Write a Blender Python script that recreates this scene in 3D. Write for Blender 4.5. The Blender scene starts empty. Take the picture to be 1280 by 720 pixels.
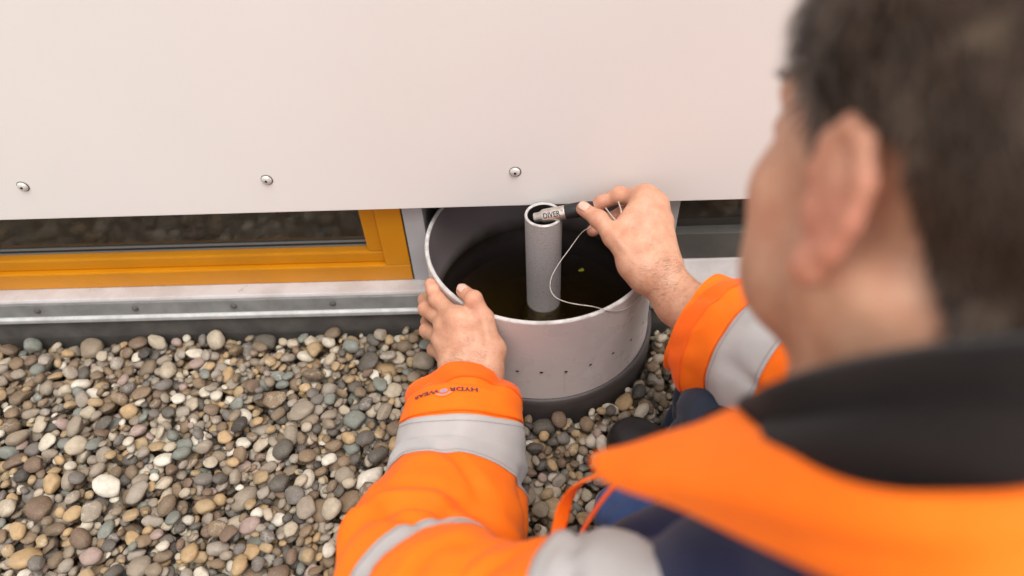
import bpy, bmesh, math, random
import numpy as np
from mathutils import Vector, Matrix, noise as mnoise

C = bpy.context.scene.collection
SC = bpy.context.scene
R_ = math.radians
rng = np.random.default_rng(11)
random.seed(11)

# ------------------------------------------------------------------ camera
FOC, W, H = 853.333, 1280.0, 720.0        # 24 mm lens on a 36 mm sensor
CAM = np.array([-0.0177, -0.6593, 0.7653])
PIT, YAW, ROL = 0.8045, -0.034, -0.0502
_f = np.array([math.sin(YAW)*math.cos(PIT), math.cos(YAW)*math.cos(PIT), -math.sin(PIT)])
_r = np.array([math.cos(YAW), -math.sin(YAW), 0.0])
_u = np.cross(_r, _f)
CR = math.cos(ROL)*_r + math.sin(ROL)*_u
CU = -math.sin(ROL)*_r + math.cos(ROL)*_u
CF = _f
cd = bpy.data.cameras.new('camera'); cam = bpy.data.objects.new('camera', cd); C.objects.link(cam)
cd.sensor_width = 36; cd.lens = 24; cd.clip_start = 0.01; cd.clip_end = 500
M = Matrix(((CR[0], CU[0], -CF[0], CAM[0]), (CR[1], CU[1], -CF[1], CAM[1]), (CR[2], CU[2], -CF[2], CAM[2]), (0, 0, 0, 1)))
cam.matrix_world = M
cd.dof.use_dof = True; cd.dof.focus_distance = 0.845; cd.dof.aperture_fstop = 2.1; cd.dof.aperture_blades = 9
SC.camera = cam

# ------------------------------------------------------------------ sky, sun, exposure
SUN_EL, SUN_AZ = R_(70), R_(150)          # azimuth measured from +Y towards +X
wd = bpy.data.worlds.new('World'); SC.world = wd; wd.use_nodes = True
nt = wd.node_tree; bg = nt.nodes['Background']
sky = nt.nodes.new('ShaderNodeTexSky'); sky.sky_type = 'NISHITA'; sky.sun_disc = False
sky.sun_elevation = SUN_EL; sky.sun_rotation = SUN_AZ; sky.dust_density = 4; sky.air_density = 1
hs = nt.nodes.new('ShaderNodeHueSaturation'); hs.inputs['Saturation'].default_value = 0.05
nt.links.new(sky.outputs[0], hs.inputs['Color']); nt.links.new(hs.outputs[0], bg.inputs[0])
bg.inputs[1].default_value = 0.15
sl = bpy.data.lights.new('sun', 'SUN'); sl.energy = .7; sl.angle = R_(40); sl.color = (1, .93, .84)
so = bpy.data.objects.new('sun', sl); C.objects.link(so)
sd = Vector((math.sin(SUN_AZ)*math.cos(SUN_EL), math.cos(SUN_AZ)*math.cos(SUN_EL), math.sin(SUN_EL)))
so.rotation_euler = sd.to_track_quat('Z', 'Y').to_euler(); so.location = (-3, -3, 5)
SC.view_settings.view_transform = 'Standard'; SC.view_settings.look = 'None'
SC.view_settings.gamma = 1; SC.view_settings.exposure = 0.7
SC.cycles.use_denoising = True
SC.cycles.max_bounces = 8; SC.cycles.transparent_max_bounces = 12

# ------------------------------------------------------------------ helpers
def ray(px, py): return CF + CR*((px-W/2)/FOC) + CU*((H/2-py)/FOC)
def at(px, py, D): return CAM + ray(px, py)*D                     # point seen there at depth D
def atz(px, py, z):
    d = ray(px, py); return CAM + d*((z-CAM[2])/d[2])
def nrm(v): v = np.asarray(v, float); return v/np.linalg.norm(v)

def tag(o, label=None, cat=None, group=None, kind=None):
    if label: o['label'] = label
    if cat: o['category'] = cat
    if group: o['group'] = group
    if kind: o['kind'] = kind
    return o
def empty(name, loc=(0, 0, 0)):
    o = bpy.data.objects.new(name, None); o.empty_display_size = .05; o.location = loc; C.objects.link(o); return o
def link(name, me, mat=None, parent=None, smooth=True):
    if mat is not None and not me.materials: me.materials.append(mat)
    if smooth and len(me.polygons): me.polygons.foreach_set('use_smooth', [True]*len(me.polygons))
    o = bpy.data.objects.new(name, me); C.objects.link(o)
    if parent:
        o.parent = parent
        bpy_loc = parent_world(parent); o.location = (-bpy_loc[0], -bpy_loc[1], -bpy_loc[2])
    return o
def parent_world(p):
    v = Vector((0, 0, 0))
    while p is not None: v = v + p.location; p = p.parent
    return v
def pydata(name, vs, fs, mat=None, parent=None, smooth=True):
    me = bpy.data.meshes.new(name); me.from_pydata([tuple(v) for v in vs], [], [tuple(f) for f in fs]); me.update()
    return link(name, me, mat, parent, smooth)
def bm_obj(name, bm, mat, parent=None, smooth=False, bevel=0):
    if bevel:
        bmesh.ops.bevel(bm, geom=list(bm.edges), offset=bevel, segments=2, affect='EDGES', profile=.6)
    bmesh.ops.recalc_face_normals(bm, faces=bm.faces)
    me = bpy.data.meshes.new(name); bm.to_mesh(me); bm.free()
    o = link(name, me, mat, parent, smooth)
    return o
def box(bm, x0, x1, y0, y1, z0, z1):
    r = bmesh.ops.create_cube(bm, size=1)
    for v in r['verts']: v.co = Vector(((x0+x1)/2+v.co.x*(x1-x0), (y0+y1)/2+v.co.y*(y1-y0), (z0+z1)/2+v.co.z*(z1-z0)))
def boxo(name, d, mat, parent=None, bevel=.001):
    bm = bmesh.new(); box(bm, *d); return bm_obj(name, bm, mat, parent, False, bevel)
def lathe(prof, n=96, centre=(0, 0)):
    vs, fs = [], []; m = len(prof)
    for i in range(n):
        a = 2*math.pi*i/n
        for r, z in prof: vs.append((centre[0]+r*math.cos(a), centre[1]+r*math.sin(a), z))
    for i in range(n):
        j = (i+1) % n
        for k in range(m-1): fs.append((i*m+k, j*m+k, j*m+k+1, i*m+k+1))
    return vs, fs
def tube(pts, rad, n=8, closed=False):
    pts = [np.array(p, float) for p in pts]; vs, fs = [], []; up = np.array([.3, .5, .8])
    for i, p in enumerate(pts):
        t = nrm(pts[min(i+1, len(pts)-1)]-pts[max(i-1, 0)])
        a = nrm(np.cross(t, up)); b = np.cross(t, a); r = rad[i] if hasattr(rad, '__len__') else rad
        for k in range(n):
            q = 2*math.pi*k/n; vs.append(p+r*(math.cos(q)*a+math.sin(q)*b))
    for i in range(len(pts)-1):
        for k in range(n): fs.append((i*n+k, i*n+(k+1) % n, (i+1)*n+(k+1) % n, (i+1)*n+k))
    fs.append(tuple(range(n))[::-1]); fs.append(tuple(range((len(pts)-1)*n, len(pts)*n)))
    return vs, fs
def catmull(P, n):
    P = np.array(P, float); m = len(P); out = []
    for s in np.linspace(0, m-1-1e-9, n):
        i = int(s); t = s-i
        p0, p1, p2, p3 = P[max(i-1, 0)], P[i], P[min(i+1, m-1)], P[min(i+2, m-1)]
        out.append(.5*((2*p1)+(-p0+p2)*t+(2*p0-5*p1+4*p2-p3)*t*t+(-p0+3*p1-3*p2+p3)*t**3))
    return np.array(out)

# ------------------------------------------------------------------ materials
def lin(h):
    h = h.lstrip('#'); c = [int(h[i:i+2], 16)/255 for i in (0, 2, 4)]
    return tuple(x/12.92 if x <= .04045 else ((x+.055)/1.055)**2.4 for x in c)+(1,)
class Mat:
    def __init__(s, name, col, rough=.5, metal=0, spec=.5):
        s.m = bpy.data.materials.new(name); s.m.use_nodes = True; s.t = s.m.node_tree
        s.b = s.t.nodes['Principled BSDF']; s.b.inputs['Base Color'].default_value = col
        s.b.inputs['Roughness'].default_value = rough; s.b.inputs['Metallic'].default_value = metal
        s.b.inputs['Specular IOR Level'].default_value = spec
    def n(s, typ, **kw):
        x = s.t.nodes.new('ShaderNode'+typ)
        for k, v in kw.items():
            if k in x.inputs: x.inputs[k].default_value = v
            else: setattr(x, k, v)
        return x
    def l(s, a, b): s.t.links.new(a, b)
    def coord(s, kind='Object'):
        return s.n('TexCoord').outputs[kind]
    def noise(s, scale, detail=4, rough=.55, kind='Object', vec=None):
        x = s.n('TexNoise', Scale=scale, Detail=detail, Roughness=rough)
        s.l(vec if vec is not None else s.coord(kind), x.inputs['Vector']); return x.outputs['Fac']
    def ramp(s, fac, stops, interp='LINEAR'):
        x = s.n('ValToRGB'); e = x.color_ramp; e.interpolation = interp
        while len(e.elements) < len(stops): e.elements.new(.5)
        for el, (p, c) in zip(e.elements, stops): el.position = p; el.color = c if len(c) == 4 else tuple(c)+(1,)
        s.l(fac, x.inputs['Fac']); return x.outputs['Color']
    def mix(s, fac, a, b, mode='MIX'):
        x = s.n('MixRGB', blend_type=mode)
        for v, i in ((fac, 0), (a, 1), (b, 2)):
            if hasattr(v, 'is_output'): s.l(v, x.inputs[i])
            elif i == 0: x.inputs[0].default_value = v
            else: x.inputs[i].default_value = v
        return x.outputs[0]
    def math(s, op, a, b=0.):
        x = s.n('Math', operation=op)
        for v, i in ((a, 0), (b, 1)):
            if hasattr(v, 'is_output'): s.l(v, x.inputs[i])
            else: x.inputs[i].default_value = v
        return x.outputs[0]
    def base(s, c): s.l(c, s.b.inputs['Base Color']); return s
    def rough(s, f): s.l(f, s.b.inputs['Roughness']); return s
    def bump(s, h, strength=.3, dist=.001, prev=None):
        x = s.n('Bump', Strength=strength, Distance=dist); s.l(h, x.inputs['Height'])
        if prev is not None: s.l(prev, x.inputs['Normal'])
        s.l(x.outputs[0], s.b.inputs['Normal']); return x.outputs[0]

def vary(name, c1, c2, scale, rough=.5, metal=0, bump=0, bscale=None, dist=.001, spec=.5, lo=.3, hi=.7):
    m = Mat(name, c1, rough, metal, spec)
    m.base(m.ramp(m.noise(scale), [(lo, c1), (hi, c2)]))
    if bump: m.bump(m.noise(bscale or scale*4), bump, dist)
    return m

# painted panel
mp = Mat('white_panel_paint', lin('#E4DEDA'), .42, 0, .4)
mp.base(mp.mix(mp.ramp(mp.noise(2.2, 6), [(.35, (0, 0, 0)), (.75, (.35,)*3)]), lin('#ECE5E1'), lin('#E0D9D3')))
mp.bump(mp.noise(500, 2), .04, .0003)
M_PANEL = mp.m
M_SCREW = vary('painted_screw', lin('#E2DDD8'), lin('#C2BDB7'), 300, .35, .15).m
M_SOCKET = Mat('screw_socket', lin('#1A1715'), .8).m
M_RING = Mat('rubber_washer', lin('#55504B'), .8).m
my = Mat('ochre_frame_paint', lin('#D48A08'), .38)
my.base(my.mix(my.ramp(my.noise(9, 7, .6), [(.4, (0, 0, 0)), (.75, (.5,)*3)]), lin('#CC8408'), lin('#AC6C03')))
my.bump(my.noise(260, 3), .08, .0005); M_OCHRE = my.m
M_SEAL = Mat('rubber_seal', lin('#23211F'), .7).m
M_SPACER = Mat('glazing_spacer', lin('#8C9396'), .35, .6).m
ms = Mat('sill_paint', lin('#B9B2B0'), .5)
ms.base(ms.mix(ms.ramp(ms.noise(14, 8, .65), [(.45, (0, 0, 0)), (.62, (.55,)*3)]), lin('#C2BCBB'), lin('#A79C97')))
dirt = ms.ramp(ms.noise(55, 6, .7), [(.62, (0, 0, 0)), (.72, (1, 1, 1))])
ms.base(ms.mix(ms.math('MULTIPLY', dirt, .7), ms.mix(ms.ramp(ms.noise(14, 8, .65), [(.45, (0, 0, 0)), (.62, (.55,)*3)]), lin('#C2BCBB'), lin('#A79C97')), lin('#74655B'))); ms.bump(ms.noise(90, 5), .25, .001); M_SILL = ms.m
M_MULL = vary('grey_render', lin('#B4B2B3'), lin('#9C9A9C'), 12, .7, 0, .2, 120).m
mf = Mat('flashing_metal', lin('#A3A4A4'), .6, .1)
mf.base(mf.ramp(mf.noise(30, 7, .65), [(.3, lin('#6C6B69')), (.7, lin('#878684'))])); mf.rough(mf.ramp(mf.noise(40, 5), [(.3, (.42,)*3), (.7, (.6,)*3)])); M_FLASH = mf.m
M_HEM = vary('bright_hem', lin('#C6C5C3'), lin('#ABAAA8'), 60, .55, .15).m
M_MEMB = vary('black_membrane', lin('#3A3734'), lin('#55504B'), 25, .75, 0, .4, 90, .002).m
M_DARKBAR = vary('dark_grey_bar', lin('#5E5C57'), lin('#4B4A46'), 20, .45).m
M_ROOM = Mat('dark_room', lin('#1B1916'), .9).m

def glassmat(name, tint, ior=1.5, rough=0.02, bumps=0, dirt=0):
    m = Mat(name, tint); t = m.t; out = t.nodes['Material Output']
    tr = m.n('BsdfTransparent', Color=tint); gl = m.n('BsdfGlossy', Roughness=rough); fr = m.n('Fresnel', IOR=ior)
    mx = m.n('MixShader'); m.l(fr.outputs[0], mx.inputs[0]); m.l(tr.outputs[0], mx.inputs[1]); m.l(gl.outputs[0], mx.inputs[2])
    if dirt:
        df = m.n('BsdfDiffuse', Color=lin('#8A8070')); m2 = m.n('MixShader'); m2.inputs[0].default_value = dirt  # diffuse film: slight dirt, plus reflection brightness put into its colour
        m.l(m.ramp(m.noise(14, 5, .6), [(.3, (dirt*.5,)*3), (.7, (dirt*1.5,)*3)]), m2.inputs[0]); m.l(mx.outputs[0], m2.inputs[1]); m.l(df.outputs[0], m2.inputs[2]); mx = m2
    m.l(mx.outputs[0], out.inputs['Surface'])
    if bumps:
        b = m.n('Bump', Strength=bumps, Distance=.002); m.l(m.noise(18, 2), b.inputs['Height'])
        m.l(b.outputs[0], gl.inputs['Normal']); m.l(b.outputs[0], fr.inputs['Normal'])
    return m.m
M_GLASS = glassmat('window_glass', (.72, .74, .7, 1), 2.1, .10, 0, .085)
M_WATER = glassmat('well_water', (.56, .49, .31, 1), 1.33, .0, .05)

# bucket plastics
mb = Mat('grey_pvc', lin('#B5A6A5'), .38, 0, .45)
scr = mb.n('Mapping'); scr.inputs['Scale'].default_value = (60, 60, 3); mb.l(mb.coord(), scr.inputs['Vector'])
st = mb.noise(1.0, 6, .7, vec=scr.outputs[0])
c0 = mb.mix(mb.ramp(mb.noise(9, 6, .6), [(.35, (0, 0, 0)), (.7, (.6,)*3)]), lin('#CABDB9'), lin('#B9ABA8'))
c1 = mb.mix(mb.ramp(st, [(.6, (0, 0, 0)), (.75, (.35,)*3)]), c0, lin('#6E6461'))
spk = mb.ramp(mb.noise(420, 2, .5), [(.68, (0, 0, 0)), (.76, (.3,)*3)])
mb.base(mb.mix(spk, c1, lin('#5A524E'))); mb.bump(mb.noise(120, 4), .06, .0006)
mb.rough(mb.ramp(mb.noise(25, 5), [(.3, (.22,)*3), (.7, (.4,)*3)])); M_PVC = mb.m
mt = Mat('stained_pvc_tube', lin('#8F8A89'), .5, 0, .4)
sp = mt.ramp(mt.noise(620, 3, .6), [(.55, (0, 0, 0)), (.66, (.75,)*3)])
gz = mt.n('SeparateXYZ'); mt.l(mt.coord(), gz.inputs[0])
patch = mt.ramp(mt.noise(30, 4, .6), [(.32, (.15,)*3), (.58, (1, 1, 1))])
mt.base(mt.mix(mt.mix(1, sp, patch, 'MULTIPLY'), lin('#938B89'), lin('#4C4643'))); mt.bump(sp, .1, .0003); M_TUBE = mt.m
mi = Mat('shaded_grimy_inner_wall', lin('#5E5454'), .55, 0, .35)  # interior shade painted into the wall colour, with grime near the water
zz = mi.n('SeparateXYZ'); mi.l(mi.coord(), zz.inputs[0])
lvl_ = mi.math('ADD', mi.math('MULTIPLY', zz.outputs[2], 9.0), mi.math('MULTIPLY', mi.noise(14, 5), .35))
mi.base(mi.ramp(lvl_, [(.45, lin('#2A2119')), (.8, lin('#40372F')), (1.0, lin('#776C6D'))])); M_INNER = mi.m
M_RIM = vary('cut_pvc_edge', lin('#D6D1CE'), lin('#A8A19D'), 90, .55, 0, .2, 300).m
M_BASE = vary('dark_rubber_ring', lin('#453F3E'), lin('#57504E'), 20, .55, 0, .15, 150).m
M_PIPEIN = vary('dark_pipe_lining', lin('#2E2926'), lin('#1D1917'), 60, .4).m  # dark brown tone for the inner face of the standpipe
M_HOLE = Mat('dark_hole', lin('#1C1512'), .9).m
mfz = Mat('algae_floor', lin('#2A2312'), .9)
fz = mfz.n('SeparateXYZ'); mfz.l(mfz.coord(), fz.inputs[0])
front = mfz.ramp(mfz.math('MULTIPLY', fz.outputs[1], -8), [(0, (0, 0, 0)), (.75, (1, 1, 1))])
mfz.base(mfz.mix(mfz.ramp(mfz.noise(70, 6, .7), [(.5, (0, 0, 0)), (.68, (1, 1, 1))]), lin('#3A2D19'), mfz.mix(front, lin('#42341A'), lin('#94822A')))); mfz.bump(mfz.noise(90, 5), .5, .003); M_ALGAE = mfz.m
M_LEAF = vary('yellow_leaf', lin('#A9A63A'), lin('#7D8427'), 200, .6).m

# pebbles: colour from a per-stone value
def stone(h):
    c = lin(h)[:3]; m = sum(c)/3
    return tuple(max(.01, (m+(x-m)*.80)*w) for x, w in zip(c, (.92, .89, .84)))+(1,)
STOPS = [(0, stone('#9B8D7C')), (.1, stone('#806C55')), (.19, stone('#BCAD96')), (.27, stone('#605A53')), (.33, stone('#B0946A')), (.42, stone('#A09487')), (.50, stone('#8B7357')), (.58, stone('#D0C6B4')),
         (.65, stone('#77706A')), (.70, stone('#BE9C6A')), (.76, stone('#91806B')), (.82, stone('#7C6450')), (.86, stone('#7E837C')), (.90, stone('#A98F86')), (.94, stone('#DCD4C6')), (.975, stone('#484340'))]
def pebblemat(name, stuff):
    m = Mat(name, (.3, .3, .3, 1), .62, 0, .35)
    if stuff: r = m.n('Attribute', attribute_name='tint').outputs['Fac']
    else: r = m.n('ObjectInfo').outputs['Random']
    c = m.ramp(r, STOPS, 'CONSTANT')
    geo = m.n('NewGeometry').outputs['Position']
    off = m.n('VectorMath', operation='SCALE'); off.inputs[0].default_value = (37, 91, 53); m.l(r, off.inputs['Scale'])
    ad = m.n('VectorMath', operation='ADD'); m.l(geo, ad.inputs[0]); m.l(off.outputs[0], ad.inputs[1])
    n1 = m.noise(120, 5, .65, vec=ad.outputs[0]); n2 = m.noise(520, 3, .6, vec=ad.outputs[0])
    c = m.mix(m.ramp(n1, [(.42, (0, 0, 0)), (.7, (.55,)*3)]), c, m.mix(.55, c, lin('#5A5044')))
    c = m.mix(m.ramp(n2, [(.56, (0, 0, 0)), (.7, (.5,)*3)]), c, m.mix(.3, c, lin('#D9CDBB')))
    sw = m.math('FRACT', m.math('MULTIPLY', r, 17.3))
    vein = m.ramp(m.noise(70, 3, .5, vec=ad.outputs[0]), [(.47, (0, 0, 0)), (.5, (.6,)*3), (.53, (0, 0, 0))])
    c = m.mix(m.mix(m.ramp(sw, [(.86, (0, 0, 0)), (.88, (.45, .45, .45))]), (0, 0, 0, 1), vein), c, lin('#D8D0C2'))
    m.base(c); m.bump(n1, .35, .0012); m.rough(m.ramp(n1, [(.3, (.45,)*3), (.7, (.75,)*3)]))
    return m.m
M_PEB, M_PEBS = pebblemat('river_pebble', False), pebblemat('river_pebble_loose', True)
mg = Mat('gravel_ground', lin('#6A6154'), .9)
vo = mg.n('TexVoronoi', Scale=46); mg.l(mg.coord(), vo.inputs['Vector'])
sx = mg.n('SeparateColor'); mg.l(vo.outputs['Color'], sx.inputs[0])
gc = mg.ramp(sx.outputs[0], STOPS, 'CONSTANT')
mg.base(mg.mix(mg.ramp(vo.outputs['Distance'], [(.5, (0, 0, 0)), (.9, (.8,)*3)]), gc, lin('#5A5145')))
mg.bump(mg.math('SUBTRACT', 1, vo.outputs['Distance']), 1, .012); M_GROUND = mg.m

# clothes
def cloth(name, c1, c2, rough=.75, weave=1500, wst=.12, sheen=.15):
    m = Mat(name, c1, rough, 0, .25); m.base(m.ramp(m.noise(16, 5), [(.35, c1), (.7, c2)]))
    p = m.bump(m.noise(38, 4, .5), .25, .004); m.bump(m.noise(weave, 2), wst, .0004, p)
    m.b.inputs['Sheen Weight'].default_value = sheen
    return m
M_ORANGE = cloth('fluorescent_orange_cloth', (1.0, .182, .005, 1), (.98, .16, .004, 1), sheen=.05).m
M_ORANGE_D = cloth('orange_strap_cloth', (.94, .13, .003, 1), (.92, .12, .003, 1)).m
M_REFL = cloth('reflective_tape', lin('#B9B4B2'), lin('#ADA8A7'), .45, 2200, .1).m
M_STITCH = Mat('grey_thread', lin('#7F7A78'), .7).m
M_NAVY = cloth('navy_cloth', lin('#20254A'), lin('#171A36')).m
M_DENIM = cloth('dark_denim', lin('#1E2735'), lin('#293548'), .85, 900, .4).m
M_DENIM_L = cloth('worn_denim', lin('#48639A'), lin('#3A4F7C'), .85, 900, .4).m
M_FLEECE = cloth('black_fleece', lin('#191312'), lin('#221A18'), .95, 700, .6, .08).m
M_BOOT = vary('black_boot_leather', lin('#1C1B1C'), lin('#2B2A2B'), 60, .45, 0, .3, 250).m
M_INK = Mat('navy_print', lin('#2A2440'), .6).m
M_ETCH = Mat('dark_etching', lin('#2A2522'), .6).m
M_INKB = Mat('blue_print', lin('#A98FA8'), .6).m
M_INKP = Mat('pink_print', lin('#F08A6A'), .6).m
# skin
mk = Mat('skin', lin('#C98F74'), .48, 0, .4)
at_ = mk.n('Attribute', attribute_name='blush').outputs['Fac']
nf = mk.noise(60, 5, .6); nf2 = mk.noise(420, 3, .6)
sc = mk.ramp(nf, [(.3, lin('#C28A6E')), (.7, lin('#D6A588'))])
sc = mk.mix(mk.math('MULTIPLY', at_, .65), sc, lin('#CC7A66'))
sc = mk.mix(mk.ramp(nf2, [(.55, (0, 0, 0)), (.75, (.3,)*3)]), sc, lin('#B0745A'))
stb = mk.n('Attribute', attribute_name='stubble').outputs['Fac']; sn = mk.ramp(mk.noise(900, 2, .5), [(.42, (.1,)*3), (.6, (.45,)*3)])
sc = mk.mix(mk.math('MULTIPLY', stb, sn), sc, lin('#7A5C49'))
mk.base(sc); mk.b.inputs['Subsurface Weight'].default_value = .12
mk.b.inputs['Subsurface Radius'].default_value = (1, .35, .2); mk.b.inputs['Subsurface Scale'].default_value = .004
wr = mk.n('TexVoronoi', Scale=560); mk.l(mk.coord(), wr.inputs['Vector'])
pb = mk.bump(wr.outputs['Distance'], .32, .0007); mk.bump(mk.noise(130, 5, .65), .26, .0012, pb); M_SKIN = mk.m
M_NAIL = Mat('fingernail', lin('#DDAE9C'), .28, 0, .5).m
mh = Mat('short_brown_hair', lin('#3A2E27'), .42, 0, .5)
mh.base(mh.ramp(mh.noise(45, 5, .7), [(.3, lin('#2E2119')), (.55, lin('#4A382C')), (.75, lin('#85725F'))])); M_HAIR = mh.m
M_EYE = Mat('eye_white', lin('#E8E2DC'), .2).m
M_LIP = Mat('lips', lin('#B06A5E'), .45).m

# ------------------------------------------------------------------ the building
bld = empty('building', (0, .05, 0))
tag(bld, 'building facade with white cladding panel hung over low ochre framed window', 'building')
PY = .018
# the panel: bottom edge very slightly tilted as seen
zE = .2125
def slab(name, pts, y0, y1, mat, parent, bevel=.001):
    bm = bmesh.new(); a = [bm.verts.new((x, y0, z)) for x, z in pts]; b = [bm.verts.new((x, y1, z)) for x, z in pts]
    bm.faces.new(a); bm.faces.new(b[::-1]); n = len(pts)
    for i in range(n): bm.faces.new((a[i], b[i], b[(i+1) % n], a[(i+1) % n]))
    return bm_obj(name, bm, mat, parent, False, bevel)
slab('cladding_panel', [(-2.2, zE+.0008), (1.6, zE-.0012), (1.6, 1.5), (-2.2, 1.5)], PY, PY+.006, M_PANEL, bld, .0008)
screw_me = None
def panel_screw(x, z, tilt):
    r = .0066
    vs, fs = lathe([(0, .0034), (r*.55, .0032), (r*.85, .0022), (r, .0004), (r, 0)], 28)
    rot = Matrix.Rotation(R_(90), 4, 'X') @ Matrix.Rotation(R_(tilt), 4, 'Z')
    def put(v): q = rot @ Vector(v); return (x+q.x, PY-.0004+q.y, z+q.z)
    s = pydata('screw', [put(v) for v in vs], fs, M_SCREW, bld)
    vs, fs = lathe([(0, .0036), (r*.26, .0036), (r*.26, .003)], 6)
    pydata('socket', [put((v[0], v[1], v[2]+.0001)) for v in vs], fs, M_SOCKET, s, False)
    vs, fs = lathe([(r*.9, .0002), (r*1.1, .0002), (r*1.12, -.0003)], 28)
    pydata('washer', [put((v[0]+.0004, v[1], v[2]+.0003)) for v in vs], fs, M_RING, s)
for x, z in ((-.639, .265), (-.335, .264), (-.030, .265), (-.944, .265), (.275, .265), (.58, .265)): panel_screw(x, z, 20)
# wall core behind and above (upper storey wall carried by the panel zone), niche for the well
boxo('upper_wall', (-2.2, 1.6, .06, .5, .30, 1.5), M_MULL, bld)
NX = .1545
boxo('niche_back', (-.33, .33, .19, .23, -.05, .30), M_MULL, bld)
boxo('mullion', (-.1815, -NX, .036, .19, .03, .30), M_MULL, bld)
boxo('mullion', (NX, .1835, .036, .19, .03, .30), M_MULL, bld)
# left window
wl = empty('window', (-.8, .05, .1)); wl.parent = bld; wl.location = (-.8, 0, .1)
XR = -.1835; XL = -1.30
def framebars(name, xl, xr, zb, zt, w, y0, y1, mat, parent, bev=.0015):
    boxo(name, (xl, xr, y0, y1, zb, zb+w), mat, parent, bev)
    boxo(name, (xr-w, xr, y0, y1, zb+w+.0003, zt), mat, parent, bev)
    boxo(name, (xl, xl+w, y0, y1, zb+w+.0003, zt), mat, parent, bev)
    boxo(name, (xl+w+.0003, xr-w-.0003, y0, y1, zt-w, zt), mat, parent, bev)
def casing(name, xl, xr, zb, zt, wb, ws, y0, y1, mat, parent, bev):
    boxo(name, (xl, xr, y0, y1, zb, zb+wb), mat, parent, bev)
    boxo(name, (xr-ws, xr, y0, y1, zb+wb+.0003, zt), mat, parent, bev)
    boxo(name, (xl, xl+ws, y0, y1, zb+wb+.0003, zt), mat, parent, bev)
    boxo(name, (xl+ws+.0003, xr-ws-.0003, y0, y1, zt-ws, zt), mat, parent, bev)
casing('frame', XL, XR, .0650, .30, .0298, .0352, .036, .09, M_OCHRE, wl, .002)
casing('sash', XL+.0356, XR-.0356, .0952, .264, .0205, .0225, .0435, .085, M_OCHRE, wl, .003)
boxo('seal', (XR+.0004, XR+.0016, .0365, .08, .066, .30), M_SEAL, wl, 0)
gz0, gx1 = .1157, XR-.0582
boxo('pane', (XL+.0585, gx1, .0610, .0640, gz0+.0002, .2413), M_GLASS, wl, 0)
boxo('spacer', (XL+.0585, gx1, .0560, .0606, gz0+.0002, gz0+.0030), M_SPACER, wl, .0005)
boxo('gasket', (XL+.0585, gx1, .0572, .0605, gz0+.0032, gz0+.0048), M_SEAL, wl, 0)
boxo('spacer', (XL+.0585, gx1, .0585, .0607, gz0+.0050, gz0+.0088), M_SPACER, wl, .0005)
boxo('pane', (XL+.0585, gx1, .079, .082, gz0+.0002, .2413), M_GLASS, wl, 0)
boxo('room', (XL+.0, XR-.001, .6, .62, -.2, .7), M_ROOM, bld, 0)
boxo('room_floor', (XL+.0, XR-.001, .1, .599, -.2, -.19), M_ROOM, bld, 0)
# right window
wr_ = empty('window', (.8, .05, .1)); wr_.parent = bld; wr_.location = (.8, 0, .1)
boxo('frame', (.1840, 1.30, .036, .09, .0930, .1400), M_DARKBAR, wr_, .0015)  # dark grey band along the foot of the right pane
boxo('frame', (1.27, 1.30, .036, .09, .1403, .30), M_DARKBAR, wr_, .0015)
boxo('pane', (.1840, 1.2697, .052, .056, .1403, .30), M_GLASS, wr_, 0)
boxo('room', (.184, 1.3, .6, .62, -.2, .7), M_ROOM, bld, 0)
# sills, flashings and membranes, left and right of the niche
def prism(name, prof, x0, x1, mat, parent, bevel=.001):        # profile in (y,z), extruded along x
    bm = bmesh.new(); a = [bm.verts.new((x0, y, z)) for y, z in prof]; b = [bm.verts.new((x1, y, z)) for y, z in prof]
    bm.faces.new(a[::-1]); bm.faces.new(b); n = len(prof)
    for i in range(n): bm.faces.new((a[i], a[(i+1) % n], b[(i+1) % n], b[i]))
    return bm_obj(name, bm, mat, parent, False, bevel)
for x0, x1, zt in ((-2.2, -NX-.002, .0645), (NX+.002, 1.6, .0925)):
    prism('sill', [(.0095, .0575), (.014, .0655), (.034, zt+.0), (.09, zt), (.09, -.05), (.0095, -.05)], x0, x1, M_SILL, bld, .0012)
    f = prism('flashing', [(.0015, .043), (.0055, .0632), (.0090, .0640), (.0090, .02), (.0045, .02)], x0-.0, x1, M_FLASH, bld, .0006)
    prism('hem', [(-.0030, .0335), (-.0035, .0405), (-.0005, .0430), (.0042, .0428), (.0042, .0335)], x0, x1, M_HEM, f, .001)
    prism('membrane', [(.0040, .0332), (.0080, .0332), (.0090, -.06), (-.002, -.06), (-.0015, .0)], x0, x1, M_MEMB, bld, .001)
for x in [-.298-.1435*k for k in range(12)]+[.30+.1435*k for k in range(8)]:
    r = .0045; vs, fs = lathe([(0, .003), (r*.6, .0026), (r, .0008), (r*1.05, 0)], 14)
    rot = Matrix.Rotation(R_(82), 4, 'X')
    vs = [(x+(rot @ Vector(v)).x, .0030+(rot @ Vector(v)).y, .0545+(rot @ Vector(v)).z) for v in vs]
    pydata('screw', vs, fs, M_RING, bld)

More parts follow.
